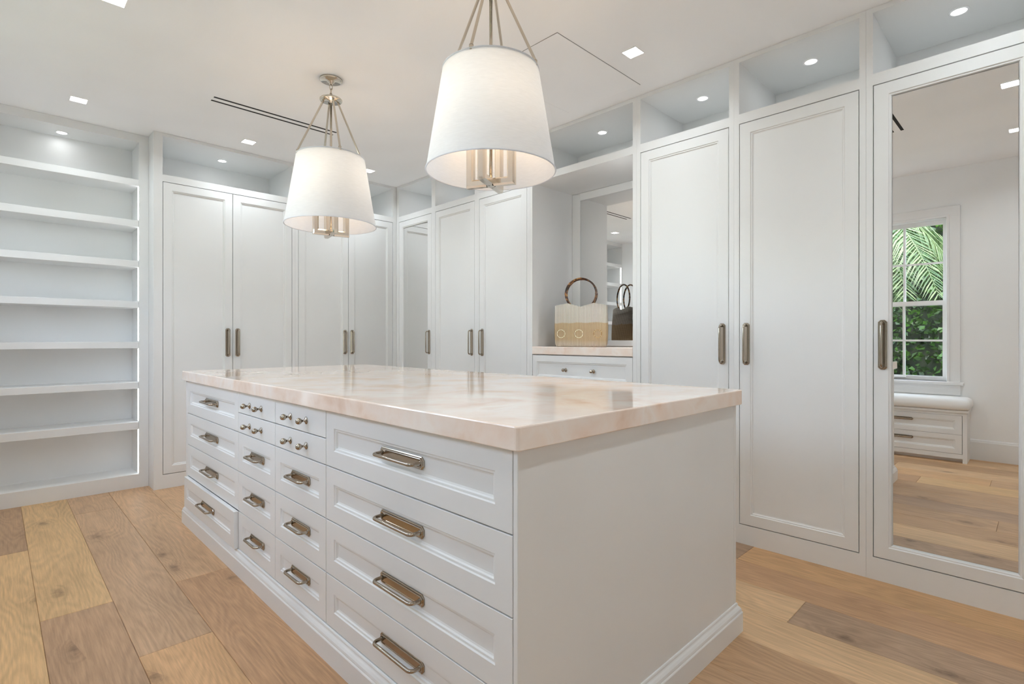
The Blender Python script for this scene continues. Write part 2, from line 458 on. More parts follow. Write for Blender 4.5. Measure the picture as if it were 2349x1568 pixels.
# fill_window: unseen window added for soft daylight fill, left of the frame
w2 = link('fill_window', None, None, (XL, FYC, 0), (0, 0, -math.pi / 2)); tag(w2, 'high wide white window added on the left wall for daylight fill, outside the frame', 'window', kind='structure')
m = MB()
m.bbox(FX0 - 0.10, FX0 + 0.002, 0, 0.018, FZ0, FZ1 + 0.1, 0.003).bbox(FX1 - 0.002, FX1 + 0.10, 0, 0.018, FZ0, FZ1 + 0.1, 0.003).bbox(FX0, FX1, 0, 0.0185, FZ1 - 0.002, FZ1 + 0.1, 0.003)
m.build('casing', wp, w2)
MB().bbox(FX0 - 0.13, FX1 + 0.13, -0.06, 0.045, FZ0 - 0.03, FZ0, 0.006).build('stool', wp, w2)
m = MB()
for k in range(4):
    xa = FX0 + 0.001 + (FX1 - FX0 - 0.042) * k / 3
    m.box(xa, xa + 0.04, -0.09, -0.05, FZ0, FZ1)
for k in range(2):
    za = FZ0 + (FZ1 - FZ0 - 0.04) * k
    m.box(FX0, FX1, -0.0895, -0.0505, za, za + 0.04)
m.build('sash_frame', wp, w2)
for i in range(3):
    xa = FX0 + 0.041 + (FX1 - FX0 - 0.042) * i / 3; xb = FX0 + 0.001 + (FX1 - FX0 - 0.042) * (i + 1) / 3
    MB().box(xa, xb, -0.072, -0.068, FZ0 + 0.04, FZ1 - 0.04).build('pane', MAT['window_glass'], w2)

# ------------------------------------------------------------------ metalware meshes (shared)
def pull_mesh(L):
    m = MB(); w = 0.0185
    def octa(l, hw, cl, y):
        return [(-l, y, -hw + cl), (-l + cl, y, -hw), (l - cl, y, -hw), (l, y, -hw + cl), (l, y, hw - cl), (l - cl, y, hw), (-l + cl, y, hw), (-l, y, hw - cl)]
    l = L / 2
    m.loops([octa(l, w, 0.010, 0.0), octa(l, w, 0.010, -0.0035), octa(l - 0.0025, w - 0.0025, 0.0095, -0.005),
             octa(l - 0.004, w - 0.004, 0.009, -0.005), octa(l - 0.005, w - 0.005, 0.0088, -0.0075), octa(l - 0.0065, w - 0.0065, 0.008, -0.0085),
             octa(l - 0.012, w - 0.0085, 0.006, -0.0085), octa(l - 0.013, w - 0.0095, 0.005, -0.007)], cap0=True, cap1=True)
    e = l - 0.014; d = 0.040; r = 0.016
    pts = [(-e, -0.006, 0), (-e, -0.013, 0), (-e, -d + r, 0)]
    for k in range(1, 6):
        a = math.pi / 2 * k / 5
        pts.append((-e + r * (1 - math.cos(a)), -d + r * (1 - math.sin(a)), 0))
    pts += [(-x, y, z) for x, y, z in pts[::-1]]
    rads = [0.0085, 0.0058] + [0.0056] * (len(pts) - 4) + [0.0058, 0.0085]
    m.tube(pts, 0.0056, seg=12, rads=rads)
    return m.mesh('pull', MAT['nickel'])
PULL_L = pull_mesh(0.236); PULL_M = pull_mesh(0.178)
def knob_mesh():
    m = MB()
    prof = [(0.0145, 0.0), (0.0145, -0.002), (0.0125, -0.0035), (0.0065, -0.0055), (0.0045, -0.010), (0.0045, -0.016), (0.0065, -0.0185)]
    for k in range(1, 9):
        a = -math.pi / 2 + math.pi * k / 8.4 + 0.35
        prof.append((max(0.0015, 0.0128 * math.cos(a)), -0.0295 - 0.0128 * math.sin(a)))
    m.lathe(prof, axis='y', seg=20)
    return m.mesh('knob', MAT['nickel'])
KNOB = knob_mesh()
CP = MAT['cabinet_paint']

def front_prof(fx, fz, th=0.021):
    return [(0.0, 0.0, th), (0.0, 0.0, 0.001), (0.001, 0.001, 0.0), (fx, fz, 0.0), (fx + 0.003, fz + 0.003, 0.004), (fx + 0.009, fz + 0.009, 0.0045),
            (fx + 0.012, fz + 0.012, 0.009), (fx + 0.017, fz + 0.017, 0.0105)]
def door_part(root, x0, x1, z0, z1, hside=None, mirror=False, tilt=0.0, y=0.0):
    w, h = x1 - x0, z1 - z0
    m = MB()
    if mirror:
        pr = [(0, 0, 0.021), (0, 0, 0.001), (0.001, 0.001, 0), (0.058, 0.054, 0.0), (0.062, 0.058, 0.004), (0.067, 0.063, 0.0045), (0.071, 0.067, 0.009), (0.075, 0.071, 0.020)]
    else:
        pr = front_prof(0.058, 0.058)
    m.panel(0, w, 0, h, pr)
    d = m.build('door', CP, root, (x0, y, z0))
    if mirror:
        g = 0.0730
        hh = h / 2 - g + 0.002; ww = w / 2 - g
        mm = MB().box(-ww, ww, 0.0, 0.003, -hh, hh).build('mirror', MAT['mirror_glass'], d, (w / 2, 0.0125, h / 2), (tilt, 0, 0))
    if hside:
        px = 0.036 if hside == 'l' else w - 0.036
        link('pull', PULL_L, d, (px, 0, 1.128 - z0), (0, math.pi / 2, 0))
    return d

ZD0, ZD1, ZF, ZT = 0.1083, 2.3744, 2.4291, 2.7239
G = 0.0035
def wardrobe(label, loc, rotz, width, sl, sr, doors, depth, name='wardrobe'):
    """local x to the right along the front, y into the wall; sl / sr = stile widths"""
    t = thing(name, label, 'wardrobe', loc, rotz)
    e = 0.0003
    MB().box(e, sl, 0, depth, 0, ZC - 0.001).build('side_panel', CP, t)
    MB().box(width - sr, width - e, 0, depth, 0, ZC - 0.001).build('side_panel', CP, t)
    MB().box(sl, width - sr, depth - 0.012, depth, 0, ZC - 0.001).build('back_panel', CP, t)
    MB().box(sl, width - sr, 0, depth - 0.012, ZT, ZC - 0.001).build('top_panel', CP, t)
    MB().box(sl, width - sr, 0, 0.022, ZD1 + 0.001, ZF).box(sl, width - sr, 0.022, depth - 0.012, ZF - 0.022, ZF).build('cubby_shelf', CP, t)
    MB().box(sl, width - sr, 0, 0.022, 0, ZD0 - 0.001).box(sl, width - sr, 0.022, depth - 0.012, ZD0 - 0.022, ZD0 - 0.001).build('plinth', CP, t)
    for (a, b_, hs, mir, tilt) in doors:
        door_part(t, a + G, b_ - G, ZD0 + G, ZD1 - G, hs, mir, tilt)
    return t

RD = XW - XR - 0.0003          # depth, right run
R90 = -math.pi / 2
def right_unit(label, ya, yb, oa, ob, hs, mir=False, tilt=0.0):
    """ya > yb: unit from ya (left as seen) to yb; opening oa..ob"""
    return wardrobe(label, (XR, ya, 0), R90, ya - yb, ya - oa, ob - yb, [(ya - oa, ya - ob, hs, mir, tilt)], RD)
right_unit('white wardrobe with a tall mirror door in the far corner of the right run', YB - 0.0005, 4.1335, 4.7387, 4.1637, 'r', True)
right_unit('white single door wardrobe beside the corner mirror door', 4.1335, 3.494, 4.1034, 3.5247, 'r')
right_unit('white single door wardrobe on the far side of the handbag niche', 3.494, 2.8585, 3.4631, 2.887, 'l')
right_unit('white single door wardrobe on the near side of the handbag niche', 1.889, 1.2494, 1.8603, 1.2782, 'r')
right_unit('white single door wardrobe left of the near mirror door', 1.2494, 0.6108, 1.2206, 0.6385, 'l')
right_unit('white wardrobe whose mirror door shows the garden window', 0.6108, -0.0282, 0.583, 0.001, 'l', True, math.radians(0.29))

# niche unit between wardrobes
NY0, NY1 = 2.8585, 1.889
nw_ = NY0 - NY1; a0, a1 = NY0 - 2.83, NY0 - 1.918
nt_ = thing('niche_cabinet', 'white niche cabinet with stone ledge and knobbed drawers between wardrobes', 'cabinet', (XR, NY0, 0), R90)
e = 0.0003
MB().box(e, a0, 0, RD, 0, ZC - 0.001).build('side_panel', CP, nt_)
MB().box(a1, nw_ - e, 0, RD, 0, ZC - 0.001).build('side_panel', CP, nt_)
MB().box(a0, a1, RD - 0.012, RD, 0, ZC - 0.001).build('back_panel', CP, nt_)
MB().box(a0, a1, 0, RD - 0.012, ZT, ZC - 0.001).build('top_panel', CP, nt_)
MB().box(a0, a1, 0, RD - 0.012, 2.380, 2.432).build('cubby_shelf', CP, nt_)
MB().box(a0, a1, 0, 0.022, 0, ZD0 - 0.001).build('plinth', CP, nt_)
MB().box(a0, a1, 0.03, RD - 0.012, 1.018, 1.0385).build('subtop', CP, nt_)
zs = [0.1083, 0.345, 0.582, 0.819, 1.034]
for i in range(4):
    w = a1 - a0 - 2 * G; h = zs[i + 1] - zs[i] - 0.004
    d = MB().panel(0, w, 0, h, front_prof(0.045, 0.048)).build('drawer', CP, nt_, (a0 + G, 0, zs[i] + 0.002))
    for kx in (0.36, 0.642):
        link('knob', KNOB, d, (w * kx, 0.0105, h * 0.5))
MB().box(a1 - 0.005, a1, 0.012, 0.024, 1.12, 2.29).build('led_strip', MAT['niche_led'], nt_)
slab = MB().bbox(XR - 0.004, XW - 0.0135, 1.9185, 2.8295, 1.039, 1.098, 0.003).build('countertop', MAT['rose_quartz'])
tag(slab, 'pale rose stone ledge inside the wall niche under the handbag', 'countertop')
# framed mirror on the niche back
XM = 3.520
nm = thing('wall_mirror', 'white framed mirror at the back of the niche behind the handbag', 'mirror', (XM, 2.374, 1.10), R90)
hw = 0.454; ht = 1.278
f = MB()
# frame: 4 members with a sloped inner lip
for (xa, xb, za, zb) in ((-hw, -hw + 0.085, 0.0, ht), (hw - 0.085, hw, 0.0, ht), (-hw + 0.085, hw - 0.085, 0.0, 0.046), (-hw + 0.085, hw - 0.085, ht - 0.062, ht)):
    f.bbox(xa, xb, -0.014, XW - 0.0135 - XM, za, zb, 0.003)
f.build('frame', CP, nm)
MB().box(-hw + 0.082, hw - 0.082, -0.004, 0.0, 0.043, ht - 0.059).build('glass', MAT['mirror_glass'], nm)

# back run: two paired wardrobes
BD = YW - YB - 0.0003
wardrobe('white paired door wardrobe next to the open shelves', (0.8721, YB, 0), 0, 1.953 - 0.8721, 0.931 - 0.8721, 1.953 - 1.926,
         [(0.931 - 0.8721, 1.4305 - 0.8721 + 0.0015, 'r', False, 0), (1.4305 - 0.8721 - 0.0015, 1.926 - 0.8721, 'l', False, 0)], BD)
wardrobe('white paired door wardrobe in the back corner behind the farther pendant', (1.953, YB, 0), 0, XR - 0.001 - 1.953, 0.027, XR - 0.001 - 2.971,
         [(0.027, 2.474 - 1.953 + 0.0015, 'r', False, 0), (2.474 - 1.953 - 0.0015, 2.971 - 1.953, 'l', False, 0)], BD)

# open bookshelf
bs = thing('open_shelves', 'white built in open shelves with lit edges beside the wardrobes', 'shelves', (XL, YS, 0), 0)
BW = 0.8719 - XL; o0, o1 = 0.02, 0.8086 - XL
sd = 0.283; bt = YW - YS - 0.0003
MB().box(0.0005, o0, 0, bt, 0, ZC - 0.001).build('side_panel', CP, bs)
MB().box(o1, BW - 0.0005, 0, bt, 0, ZC - 0.001).build('side_panel', CP, bs)
MB().box(o0, o1, sd, bt, 0, ZC - 0.001).build('back_panel', CP, bs)
MB().box(o0, o1, 0, sd, 2.690, ZC - 0.001).build('top_panel', CP, bs)
MB().bbox(o0, o1, 0, sd, 2.348, 2.3986, 0.0015).build('shelf', CP, bs)
lv = [(0.4542, 0.5105), (0.7709, 0.8203), (1.0851, 1.1334), (1.3999, 1.4483), (1.7152, 1.765), (2.0281, 2.0796)]
for za, zb in lv:
    MB().bbox(o0, o1 - 0.0008, 0.003, sd, za, zb, 0.0015).build('shelf', CP, bs)
MB().box(o0, o1, 0, sd, 0, 0.105).build('plinth', CP, bs)
edges = [0.105] + [v for p in lv for v in p] + [2.348]
for i in range(0, len(edges), 2):
    for xa in (o0, o1 - 0.005):
        MB().box(xa, xa + 0.005, 0.004, 0.016, edges[i] + 0.01, edges[i + 1] - 0.004).build('led_strip', MAT['led_diffuser'], bs)

# ------------------------------------------------------------------ island
IX0, IX1, IY0, IY1 = 0.867, 2.093, 0.860, 3.810
isl = thing('closet_island', 'white closet island with rows of nickel handled drawers', 'island', (IX0, IY1, 0), R90)
LW = IY1 - IY0; LD = IX1 - IX0
yl = lambda Y: IY1 - Y                    # world Y -> local x
MB().box(yl(3.77), yl(0.876), 0.09, LD - 0.02, 0.02, 0.896).build('body', MAT['shaded_carcass'], isl)
MB().bbox(0, yl(3.77), 0, LD - 0.02, 0.0, 0.8965, 0.0015).build('end_panel', CP, isl)
MB().bbox(yl(0.876), LW, 0, LD - 0.02, 0.0, 0.8965, 0.0015).build('end_panel', CP, isl)
MB().box(0, LW, LD - 0.02, LD, 0.0, 0.8965).build('back_panel', CP, isl)
MB().box(yl(3.77), yl(0.876), 0, 0.024, 0.0, 0.113).build('toe_rail', CP, isl)
mp = [(0.020, 0.0), (0.020, 0.074), (0.0185, 0.077), (0.0165, 0.079), (0.0165, 0.082), (0.0150, 0.089), (0.0105, 0.096), (0.0070, 0.100), (0.0055, 0.103), (0.0050, 0.108), (0.0035, 0.1115), (0.0, 0.1125)]
MB().loops([[(-p, -p, z), (LW + p, -p, z), (LW + p, LD + p, z), (-p, LD + p, z)] for p, z in mp]).build('base_moulding', CP, isl)
rows = [(0.1145, 0.302), (0.302, 0.498), (0.498, 0.693), (0.693, 0.8945)]
def idrawer(ya, yb, z0, z1, pull=None, knobs=(), out=0.0, flat=False, fx=0.056):
    g = 0.0021
    w = ya - yb - 2 * g; h = z1 - z0 - 2 * g
    pr = [(0, 0, 0.021), (0, 0, 0.001), (0.001, 0.001, 0)] if flat else front_prof(fx, 0.058)
    d = MB().panel(0, w, 0, h, pr).build('drawer', CP, isl, (yl(ya) + g, -out, z0 + g))
    if out:
        MB().box(0.015, w - 0.015, 0.021, 0.021 + out + 0.2, 0.012, h - 0.03).build('drawer_box', CP, d)
    if pull: link('pull', pull, d, (w / 2, 0.0105, h / 2 + 0.004))
    for ky, kz in knobs: link('knob', KNOB, d, (ya - g - ky, 0.0, kz - z0 - g))
    return d
YA, Y1_, Y2_, Y3_, Y4_ = 3.770, 2.815, 2.336, 1.849, 0.876
for i, (z0, z1) in enumerate(rows):
    idrawer(YA, Y1_, z0, z1, PULL_L, out=0.020 if i == 0 else 0.0)
    idrawer(Y3_, Y4_, z0, z1, PULL_L, fx=0.060)
    for ya, yb, ks in ((Y1_, Y2_, (2.653, 2.501)), (Y2_, Y3_, (2.171, 2.019))):
        if i < 3: idrawer(ya, yb, z0, z1, PULL_M)
        else:
            idrawer(ya, yb, 0.693, 0.7905, knobs=[(k, 0.740) for k in ks], flat=True)
            idrawer(ya, yb, 0.7905, 0.8945, knobs=[(k, 0.838) for k in ks], flat=True)
ct = MB()
cx0, cx1, cy0, cy1, cz0, cz1 = 0.848, 2.112, 0.8405, 3.831, 0.8968, 0.9546
def rrect(x0, x1, y0, y1, z, r=0.012, n=5):
    pts = []
    for (cx, cy, a0) in ((x1 - r, y1 - r, 0), (x0 + r, y1 - r, 90), (x0 + r, y0 + r, 180), (x1 - r, y0 + r, 270)):
        for k in range(n):
            a = math.radians(a0 + 90 * k / (n - 1)); pts.append((cx + r * math.cos(a), cy + r * math.sin(a), z))
    return pts
def ins(d, z): return rrect(cx0 + d, cx1 - d, cy0 + d, cy1 - d, z, 0.012)
ct.loops([ins(0.003, cz0), ins(0.001, cz0 + 0.001), ins(0.0, cz0 + 0.003), ins(0.0, cz1 - 0.004), ins(0.0012, cz1 - 0.0012), ins(0.004, cz1)], cap0=True, cap1=True)
tag(ct.build('countertop', MAT['rose_quartz']), 'large polished rose quartz slab on top of the closet island', 'countertop')

# ------------------------------------------------------------------ ceiling fittings
def downlight(x, y, label):
    t = thing('recessed_downlight', label, 'downlight', (x, y, ZC), 0, 'square recessed ceiling lights')
    o_, i_ = 0.047, 0.0425
    m = MB()
    m.loops([[(-o_, -o_, 0), (o_, -o_, 0), (o_, o_, 0), (-o_, o_, 0)], [(-o_, -o_, -0.003), (o_, -o_, -0.003), (o_, o_, -0.003), (-o_, o_, -0.003)],
             [(-i_, -i_, -0.003), (i_, -i_, -0.003), (i_, i_, -0.003), (-i_, i_, -0.003)], [(-i_, -i_, -0.0), (i_, -i_, -0.0), (i_, i_, -0.0), (-i_, i_, -0.0)]])
    m.build('trim', MAT['ceiling_paint'], t)
    MB().box(-i_, i_, -i_, i_, -0.0022, -0.0004).build('lens', MAT['downlight_lens'], t)
    lamp('light', 'AREA', DOWN_W, t, (0, 0, -0.006), (0.87, 0.955, 1.0), 0.08).data.spread = math.radians(150)
    return t
for x, y, l in ((0.405, 4.525, 'square ceiling downlight above the open shelves'),
                (1.470, 4.522, 'square ceiling downlight between slot vent and paired wardrobes'),
                (2.530, 4.500, 'square ceiling downlight half hidden behind the farther pendant shade'),
                (0.405, 3.070, 'square ceiling downlight cut off by the top edge of the photo'),
                (2.530, 3.070, 'square ceiling downlight hidden behind the nearer pendant shade'),
                (2.535, 1.612, 'square ceiling downlight beside the ceiling access panel'),
                (0.405, 1.612, 'square ceiling downlight over the window bench, out of the frame'),
                (0.405, 0.155, 'lower square downlight reflected in the near mirror door'),
                (1.470, 0.155, 'upper square downlight reflected in the near mirror door'),
                (2.530, 0.155, 'square ceiling downlight in front of the near mirror door')):
    downlight(x, y, l)
def puck(x, y, z, label, watts=PUCK_W):
    t = thing('puck_light', label, 'puck light', (x, y, z), 0, 'round puck lights in the top cubbies')
    MB().lathe([(0.040, 0.0), (0.040, -0.003), (0.037, -0.0045), (0.031, -0.0045), (0.031, 0.0)], cap=False).build('trim_ring', MAT['ceiling_paint'], t)
    MB().lathe([(0.031, -0.0005), (0.031, -0.0025), (0.02, -0.0032)]).build('lens', MAT['puck_lens'], t)
    lamp('light', 'AREA', watts, t, (0, 0, -0.008), (0.94, 0.98, 1.0), 0.05, shape='DISK')
for y, l in ((0.290, 'above the near mirror door'), (0.930, 'left of the one over the near mirror door'), (1.567, 'above the wardrobe nearest the handbag niche'),
             (2.360, 'above the handbag niche'), (3.175, 'above the wardrobe just past the niche'), (3.814, 'above the wardrobe beside the corner mirror'), (4.451, 'above the corner mirror door')):
    puck(3.290, y, ZT, 'round puck light in the top cubby ' + l)
puck(1.433, 5.085, ZT, 'round puck light in the top cubby next to the open shelves')
puck(2.475, 5.085, ZT, 'round puck light in the back corner cubby behind the farther pendant')
puck(0.362, 5.130, 2.690, 'round puck light above the top shelf of the open shelving', 0.11)

def slot(x0, x1, y0, y1, label):
    t = thing('slot_diffuser', label, 'air vent', ((x0 + x1) / 2, (y0 + y1) / 2, ZC), 0)
    w, h = (x1 - x0) / 2, (y1 - y0) / 2; s = 0.021
    m = MB()
    m.box(-w - 0.004, w + 0.004, -h - 0.004, -h, -0.0008, 0).box(-w - 0.004, w + 0.004, h, h + 0.004, -0.0008, 0)
    m.box(-w - 0.004, -w, -h, h, -0.0008, 0).box(w, w + 0.004, -h, h, -0.0008, 0).box(-w, w, -h + s, h - s, -0.0008, 0)
    m.build('flange', MAT['ceiling_paint'], t)
    MB().box(-w, w, -h, -h + s, -0.0008, -0.0001).build('slot', MAT['black_slot'], t)
    MB().box(-w, w, h - s, h, -0.0008, -0.0001).build('slot', MAT['black_slot'], t)
slot(1.034, 1.889, 3.834, 3.918, 'black twin slot air vent in the ceiling near the back wardrobes')
slot(1.034, 1.889, 0.765, 0.849, 'twin slot air vent seen only in the near mirror door')
hp = thing('access_panel', 'square white access panel with thin dark edges in the ceiling', 'access panel', (2.488, 2.070, ZC), 0)
MB().box(-0.4, 0.4, -0.288, 0.288, -0.0010, 0).build('gap_seal', plain('gap_grey', (0.16, 0.16, 0.155), 0.9), hp)
MB().bbox(-0.3975, 0.3975, -0.2855, 0.2855, -0.003, -0.0002, 0.0008).build('panel', MAT['ceiling_paint'], hp)

# ------------------------------------------------------------------ pendants
def pendant(x, y, phi, label):
    t = thing('pendant_lamp', label, 'pendant lamp', (x, y, 0), math.radians(phi), 'drum pendants over the island')
    NK = MAT['polished_nickel']
    MB().lathe([(0.067, ZC - 0.0005), (0.067, ZC - 0.008), (0.063, ZC - 0.011), (0.024, ZC - 0.012), (0.022, ZC - 0.020), (0.013, ZC - 0.024), (0.011, ZC - 0.032), (0.004, ZC - 0.036)], seg=40).build('canopy', NK, t)
    # chain: three links
    z = ZC - 0.034
    for k in range(3):
        m = MB(); pts = []
        for j in range(16):
            a = 2 * math.pi * j / 16
            r1, r2 = 0.008, 0.017
            p = (r1 * math.cos(a), 0, z - 0.014 + r2 * math.sin(a)) if k % 2 == 0 else (0, r1 * math.cos(a), z - 0.014 + r2 * math.sin(a))
            pts.append(p)
        m.tube(pts, 0.0028, 8, closed=True); m.build('chain_link', NK, t)
        z -= 0.026
    zp = 2.622
    MB().lathe([(0.003, zp + 0.032), (0.009, zp + 0.024), (0.009, zp + 0.010), (0.064, zp + 0.007), (0.067, zp + 0.004), (0.067, zp - 0.002), (0.064, zp - 0.005), (0.012, zp - 0.006), (0.010, zp - 0.016)], seg=40).build('hub_plate', NK, t)
    ztp, zbt, RT, RB = 2.269, 1.849, 0.200, 0.2686
    MB().tube([(0, 0, zp - 0.01), (0, 0, 1.80)], 0.0068, 12).build('stem', NK, t)
    for k in range(4):
        a = math.radians(90 * k); c_, s_ = math.cos(a), math.sin(a)
        r = MB().tube([(0.046 * c_, 0.046 * s_, zp - 0.004), (0.046 * c_, 0.046 * s_, zp - 0.014), (0.194 * c_, 0.194 * s_, ztp + 0.012), (0.194 * c_, 0.194 * s_, ztp - 0.012)], 0.0060, 10).build('rod', NK, t)
        MB().tube([(0.194 * c_, 0.194 * s_, ztp + 0.012), (0.194 * c_, 0.194 * s_, ztp - 0.010)], 0.0088, 10).build('rod_bracket', NK, r)
    seg = 72
    ring = lambda R, z_: [(R * math.cos(2 * math.pi * k / seg), R * math.sin(2 * math.pi * k / seg), z_) for k in range(seg)]
    n = 8
    sh = MB().loops([ring(RB + (RT - RB) * j / n, zbt + (ztp - zbt) * j / n) for j in range(n + 1)], True).build('shade', MAT['shade_fabric'], t)
    MB().tube(ring(RB, zbt + 0.003), 0.0032, 8, closed=True).build('hem', MAT['shade_fabric'], sh)
    MB().tube(ring(RT, ztp - 0.003), 0.0032, 8, closed=True).build('hem', MAT['shade_fabric'], sh)
    MB().tube(ring(RT - 0.005, ztp - 0.012), 0.003, 8, closed=True).build('shade_ring', NK, t)
    # four mitred L arms meeting in a cross at the bottom
    za = 1.806; L = 0.092; h_ = 0.0165; ch = 0.007
    sec = [(-h_ + ch, -h_), (h_ - ch, -h_), (h_, -h_ + ch), (h_, h_ - ch), (h_ - ch, h_), (-h_ + ch, h_), (-h_, h_ - ch), (-h_, -h_ + ch)]
    for k in range(4):
        a = math.radians(90 * k); c_, s_ = math.cos(a), math.sin(a)
        R_ = lambda u, v, w: (u * c_ - v * s_, u * s_ + v * c_, w)
        rings = [[R_(0.0 + (0.016), q, za + p) for p, q in sec],
                 [R_(L + p * -1.0, q, za + p) for p, q in sec],
                 [R_(L - p, q, 2.03) for p, q in sec]]
        am = MB().loops(rings, False, True, True).build('arm', NK, t)
        MB().lathe([(0.017, 2.03), (0.017, 2.036), (0.011, 2.037), (0.011, 2.085)], (L * c_, L * s_, 0), seg=14).build('candle_sleeve', NK, am)
        MB().lathe([(0.006, 2.085), (0.012, 2.095), (0.0165, 2.112), (0.014, 2.132), (0.004, 2.152)], (L * c_, L * s_, 0), seg=14).build('bulb', MAT['bulb_glass'], am)
    lamp('light', 'POINT', 4 * BULB_W, t, (0, 0, 2.10), (1, 0.70, 0.42), 0.05)
    MB().lathe([(0.0225, za + 0.0165), (0.0225, za - 0.0165)], seg=4, smooth=False).build('arm_hub', NK, t)
    return t
pendant(1.478, 3.083, -11, 'farther pendant lamp with white tapered drum shade and nickel rods')
pendant(1.478, 1.624, 25, 'nearer, larger looking pendant lamp with white tapered drum shade')

# ------------------------------------------------------------------ handbag
def bag_material():
    m, nt, b = newmat('woven_straw')
    L = nt.links.new
    tc = nd(nt, 'ShaderNodeTexCoord'); sp = nd(nt, 'ShaderNodeSeparateXYZ'); L(tc.outputs['Object'], sp.inputs[0])
    adx = nd(nt, 'ShaderNodeMath', op='MULTIPLY_ADD'); L(sp.outputs[1], adx.inputs[0]); adx.inputs[1].default_value = 0.15; L(sp.outputs[0], adx.inputs[2])
    sx = nd(nt, 'ShaderNodeMath', op='MULTIPLY'); L(adx.outputs[0], sx.inputs[0]); sx.inputs[1].default_value = 2 * math.pi / 0.0100
    sn = nd(nt, 'ShaderNodeMath', op='SINE'); L(sx.outputs[0], sn.inputs[0])
    sz = nd(nt, 'ShaderNodeMath', op='MULTIPLY'); L(sp.outputs[2], sz.inputs[0]); sz.inputs[1].default_value = 2 * math.pi / 0.0090
    sn2 = nd(nt, 'ShaderNodeMath', op='SINE'); L(sz.outputs[0], sn2.inputs[0])
    mixs = nd(nt, 'ShaderNodeMath', op='MULTIPLY_ADD'); L(sn2.outputs[0], mixs.inputs[0]); mixs.inputs[1].default_value = 0.4; L(sn.outputs[0], mixs.inputs[2])
    f_ = nd(nt, 'ShaderNodeMapRange'); L(mixs.outputs[0], f_.inputs[0]); f_.inputs[1].default_value = -1.3; f_.inputs[2].default_value = 1.1
    up = ramp(nt, [(0.0, (0.15, 0.105, 0.07)), (0.35, (0.42, 0.33, 0.25)), (0.65, (0.80, 0.74, 0.66)), (1.0, (0.86, 0.82, 0.75))], f_.outputs[0])
    lo = ramp(nt, [(0.0, (0.12, 0.065, 0.025)), (0.35, (0.36, 0.225, 0.10)), (0.65, (0.70, 0.52, 0.31)), (1.0, (0.78, 0.62, 0.41))], f_.outputs[0])
    nz = nd(nt, 'ShaderNodeTexNoise', Scale=9.0); L(tc.outputs['Object'], nz.inputs['Vector'])
    zz = nd(nt, 'ShaderNodeMath', op='MULTIPLY_ADD'); L(nz.outputs[0], zz.inputs[0]); zz.inputs[1].default_value = 0.04; L(sp.outputs[2], zz.inputs[2])
    gt = nd(nt, 'ShaderNodeMapRange'); L(zz.outputs[0], gt.inputs[0]); gt.inputs[1].default_value = 0.197; gt.inputs[2].default_value = 0.203
    g2 = nd(nt, 'ShaderNodeMapRange'); L(zz.outputs[0], g2.inputs[0]); g2.inputs[1].default_value = 0.03; g2.inputs[2].default_value = 0.075; g2.inputs[3].default_value = 0.75; g2.inputs[4].default_value = 0.0
    mxf = nd(nt, 'ShaderNodeMath', op='MAXIMUM'); L(gt.outputs[0], mxf.inputs[0]); L(g2.outputs[0], mxf.inputs[1])
    mx = nd(nt, 'ShaderNodeMix', data_type='RGBA'); L(mxf.outputs[0], mx.inputs[0]); L(lo.outputs[0], mx.inputs[6]); L(up.outputs[0], mx.inputs[7])
    L(mx.outputs[2], b.inputs['Base Color'])
    b.inputs['Roughness'].default_value = 0.75
    bp = nd(nt, 'ShaderNodeBump', Strength=0.9, Distance=0.003); L(f_.outputs[0], bp.inputs['Height']); L(bp.outputs[0], b.inputs['Normal'])
    MAT['woven_straw'] = m
    m, nt, b = newmat('tortoise_bamboo')
    tc = nd(nt, 'ShaderNodeTexCoord'); n = nd(nt, 'ShaderNodeTexNoise', Scale=34.0, Detail=3.0)
    nt.links.new(tc.outputs['Object'], n.inputs['Vector'])
    r = ramp(nt, [(0.36, (0.018, 0.009, 0.006)), (0.50, (0.09, 0.035, 0.014)), (0.60, (0.30, 0.13, 0.04)), (0.70, (0.45, 0.27, 0.09))], n.outputs[0])
    nt.links.new(r.outputs[0], b.inputs['Base Color']); b.inputs['Roughness'].default_value = 0.22
    MAT['tortoise_bamboo'] = m
bag_material()
plain('cream_bead', (0.83, 0.74, 0.56), 0.5); plain('amber_bead', (0.55, 0.34, 0.15), 0.5)
